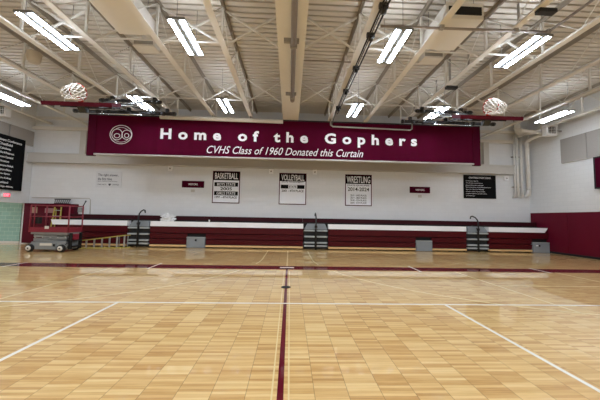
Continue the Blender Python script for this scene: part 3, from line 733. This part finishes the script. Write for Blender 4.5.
g.tube([(-12.1, 13.95, 2.075), (-11.4, 13.95, 2.075)], .015, 6).tube([(-12.1, 13.8, 2.075), (-12.1, 13.95, 2.075)], .015, 6).tube([(-11.4, 13.8, 2.075), (-11.4, 13.95, 2.075)], .015, 6)
g.build('wires', 'black', t)
t = thing('step_ladder', 'folded yellow step ladder standing against the maroon wall pad', 'ladder', (-11.7, 13.55, 0))
for x in (-11.98, -11.5): MB().bar((x, 13.45, 0), (x+(.08 if x < -11.7 else -.08), 13.62, 1.88), .06, .03).build('rail', 'yellow', t)
for x in (-11.86, -11.62): MB().bar((x, 13.6, 0), (x, 13.66, 1.8), .045, .03).build('rear_leg', 'yellow', t)
for i in range(6): MB().box((-11.95+i*.012, 13.44+i*.03, .25+i*.29), (-11.53-i*.012, 13.53+i*.03, .28+i*.29)).build('tread', 'alu', t)

t = thing('folding_ladder', 'yellow step ladder lying on its side in front of the bleachers', 'ladder', (-8.45, 12.3, 0))
A0, A1 = Vector((-9.45, 11.95, .025)), Vector((-7.62, 12.55, .025))       # rail on the floor
T0, T1 = Vector((-9.45, 11.95, .34)), Vector((-7.62, 12.55, .6))         # upper rail
MB().bar(A0, A1, .035, .035).build('rail', 'yellow', t); MB().bar(T0, T1, .035, .04).build('rail', 'yellow', t)
off = Vector((.1, .14, 0))
for i in range(7):
    k = .04+i*.153; MB().bar(A0.lerp(A1, k), T0.lerp(T1, k), .07, .025).build('rung', 'alu', t)
MB().bar(A0.lerp(A1, .1)+off*.3, A1+off, .035, .04).build('rear_leg', 'yellow', t)
MB().bar(T0.lerp(T1, .1)+off*.3, T1+off, .035, .04).build('rear_leg', 'yellow', t)
for k in (.6, .78, .95): MB().bar(A0.lerp(A1, k)+off*(.3+.7*k), T0.lerp(T1, k)+off*(.3+.7*k), .03, .02).build('cross_bar', 'alu', t)
MB().bar(T0.lerp(T1, .04), A0.lerp(A1, .04), .14, .05).build('top_cap', 'black', t)

# ------------------------------------------------------------------ scissor lift
LX0, LX1, LY0, LY1 = -10.5, -8.95, 10.8, 11.56
t = thing('scissor_lift', 'grey and maroon scissor lift parked before the left bleachers', 'scissor lift', ((LX0+LX1)/2, (LY0+LY1)/2, 0))
cm = MB().prism([(LX0+.12, .12), (LX0+.05, .3), (LX0+.12, .4), (LX1-.1, .4), (LX1-.02, .3), (LX1-.1, .1), (LX0+.3, .09)], 'y', LY0+.06, LY1-.06)
cm.box((LX0+.3, LY0+.02, .1), (LX0+1.1, LY0+.07, .37), .01)
ch = cm.build('chassis', 'liftgrey', t)
MB().box((LX0+.48, LY0+.012, .25), (LX0+.95, LY0+.022, .35)).build('name_plate', 'hub', ch)
MB().box((LX0+1.0, LY0+.01, .22), (LX0+1.08, LY0+.022, .32)).build('hatch', 'blackm', ch)
for x in (LX0+.1, LX0+1.33):
    for y, sgn in ((LY0+.02, -1), (LY1-.02, 1)):
        w = MB().lathe([(.12, -.065), (.15, -.045), (.15, .045), (.12, .065)], (x, y, .15), 'y', 24).build('wheel', 'rubber', t)
        MB().lathe([(.1, 0), (.1, sgn*.012), (.035, sgn*.02)], (x, y+sgn*.066, .15), 'y', 20).build('hub', 'hub', w)
        MB().lathe([(.03, 0), (.03, sgn*.012)], (x, y+sgn*.084, .15), 'y', 12).build('hub_cap', 'blackm', w)
# folded scissor stack
for i, z in enumerate((.44, .52, .6, .68)):
    for y in (LY0+.12, LY1-.16):
        dz = .03 if i % 2 else -.03
        MB().bar((LX0+.15, y, z-dz/2), (LX1-.1, y, z+dz/2), .05, .06).build('scissor_arm', 'liftgrey', t)
pins = MB()
for x in (LX0+.2, LX0+.5, LX0+.8, LX0+1.1, LX0+1.4): pins.lathe([(.025, LY0+.09), (.025, LY1-.12)], (x, 0, .58), 'y', 10)
pins.build('pivot_pins', 'alu', t)
MB().bar((LX0+.5, (LY0+LY1)/2, .45), (LX0+1.2, (LY0+LY1)/2, .7), .08, .08).build('lift_cylinder', 'blackm', t)
MB().box((LX0+.08, LY0+.03, .71), (LX1, LY1-.03, .79), .01).build('platform_frame', 'liftgrey', t)
MB().box((LX0, LY0, .79), (LX1+.03, LY1, .83), .006).build('deck', 'liftred', t)
tb = MB().box((LX0, LY0, .83), (LX1+.02, LY0+.015, .98)).box((LX0, LY1-.015, .83), (LX1+.02, LY1, .98)).box((LX0, LY0, .83), (LX0+.015, LY1, .98)).box((LX1+.005, LY0, .83), (LX1+.02, LY1, .98))
tb.build('toe_board', 'liftred', t)
rr = .021; y0, y1 = LY0+.02, LY1-.02; xa, xb = LX0+.03, LX1
for z, nm in ((1.88, 'top_rail'), (1.42, 'mid_rail')):
    MB().tube([(xa, y0, z), (xb, y0, z), (xb, y1, z), (xa, y1, z)], rr, 8, True).build(nm, 'liftred', t)
for x in (xa, xb):
    for y in (y0, y1): MB().tube([(x, y, .83), (x, y, 1.88)], rr+.004, 8).build('post', 'liftred', t)
MB().tube([(xa+.16, y0, .83), (xa+.16, y0, 1.88)], rr, 8).build('post', 'liftred', t)
MB().box((LX0+.64, LY0-.008, .93), (LX0+.8, LY0+.002, 1.04)).build('warning_placard', 'hub', t)
MB().box((LX0+.09, LY0+.045, 1.13), (LX0+.34, LY0+.2, 1.44), .015).build('charger_box', 'blackm', t)
MB().box((LX1-.16, LY1-.12, 1.62), (LX1-.02, LY1+.02, 1.84), .01).build('control_box', 'liftgrey', t)
MB().tube([(LX1-.02, LY1-.03, 1.86), (LX1+.09, LY1-.03, 2.1)], .02, 8).lathe([(.03, 0), (.03, .06)], (LX1+.09, LY1-.03, 2.08), 'z', 10).build('control_lever', 'black', t)
# entry steps and machinery on the right end
MB().box((LX1-.1, LY0+.1, .18), (LX1+.1, LY1-.1, .22), .005).box((LX1-.1, LY0+.1, .42), (LX1+.1, LY1-.1, .46), .005).box((LX1-.02, LY0+.1, .1), (LX1+.1, LY0+.14, .76)).box((LX1-.02, LY1-.14, .1), (LX1+.1, LY1-.1, .76)).build('entry_ladder', 'blackm', t)
MB().box((LX1-.04, LY0+.2, .48), (LX1+.09, LY1-.25, .72), .02).build('hydraulic_unit', 'liftred', t)
MB().tube([(LX1-.1, LY0+.05, .3), (LX1+.06, LY0+.09, .42), (LX1+.05, LY0+.2, .62), (LX1-.1, LY0+.2, .7)], .018, 8).build('hose', 'blackm', t)

# ------------------------------------------------------------------ camera
cam = bpy.data.cameras.new('camera'); co = bpy.data.objects.new('camera', cam); C.objects.link(co)
r = Vector((0.99909424, -0.03824584, 0.01865355)); u = Vector((-0.02113721, -0.06559837, 0.99762221)); f = Vector((0.03693125, 0.99711289, 0.06634737))
mw = Matrix.Identity(4)
for i in range(3): mw[i][0], mw[i][1], mw[i][2] = r[i], u[i], -f[i]
mw.translation = (0.0508, -0.5604, 1.5617)
co.matrix_world = mw
cam.sensor_fit = 'HORIZONTAL'; cam.sensor_width = 36; cam.lens = 269.416/600*36; cam.clip_end = 100
S.camera = co
w = bpy.data.worlds.new('world'); S.world = w; w.use_nodes = True
w.node_tree.nodes['Background'].inputs['Color'].default_value = (.6, .65, .7, 1); w.node_tree.nodes['Background'].inputs['Strength'].default_value = .3
S.view_settings.view_transform = 'Standard'; S.view_settings.look = 'None'
S.view_settings.exposure = .13; S.view_settings.gamma = 1; S.view_settings.use_curve_mapping = False
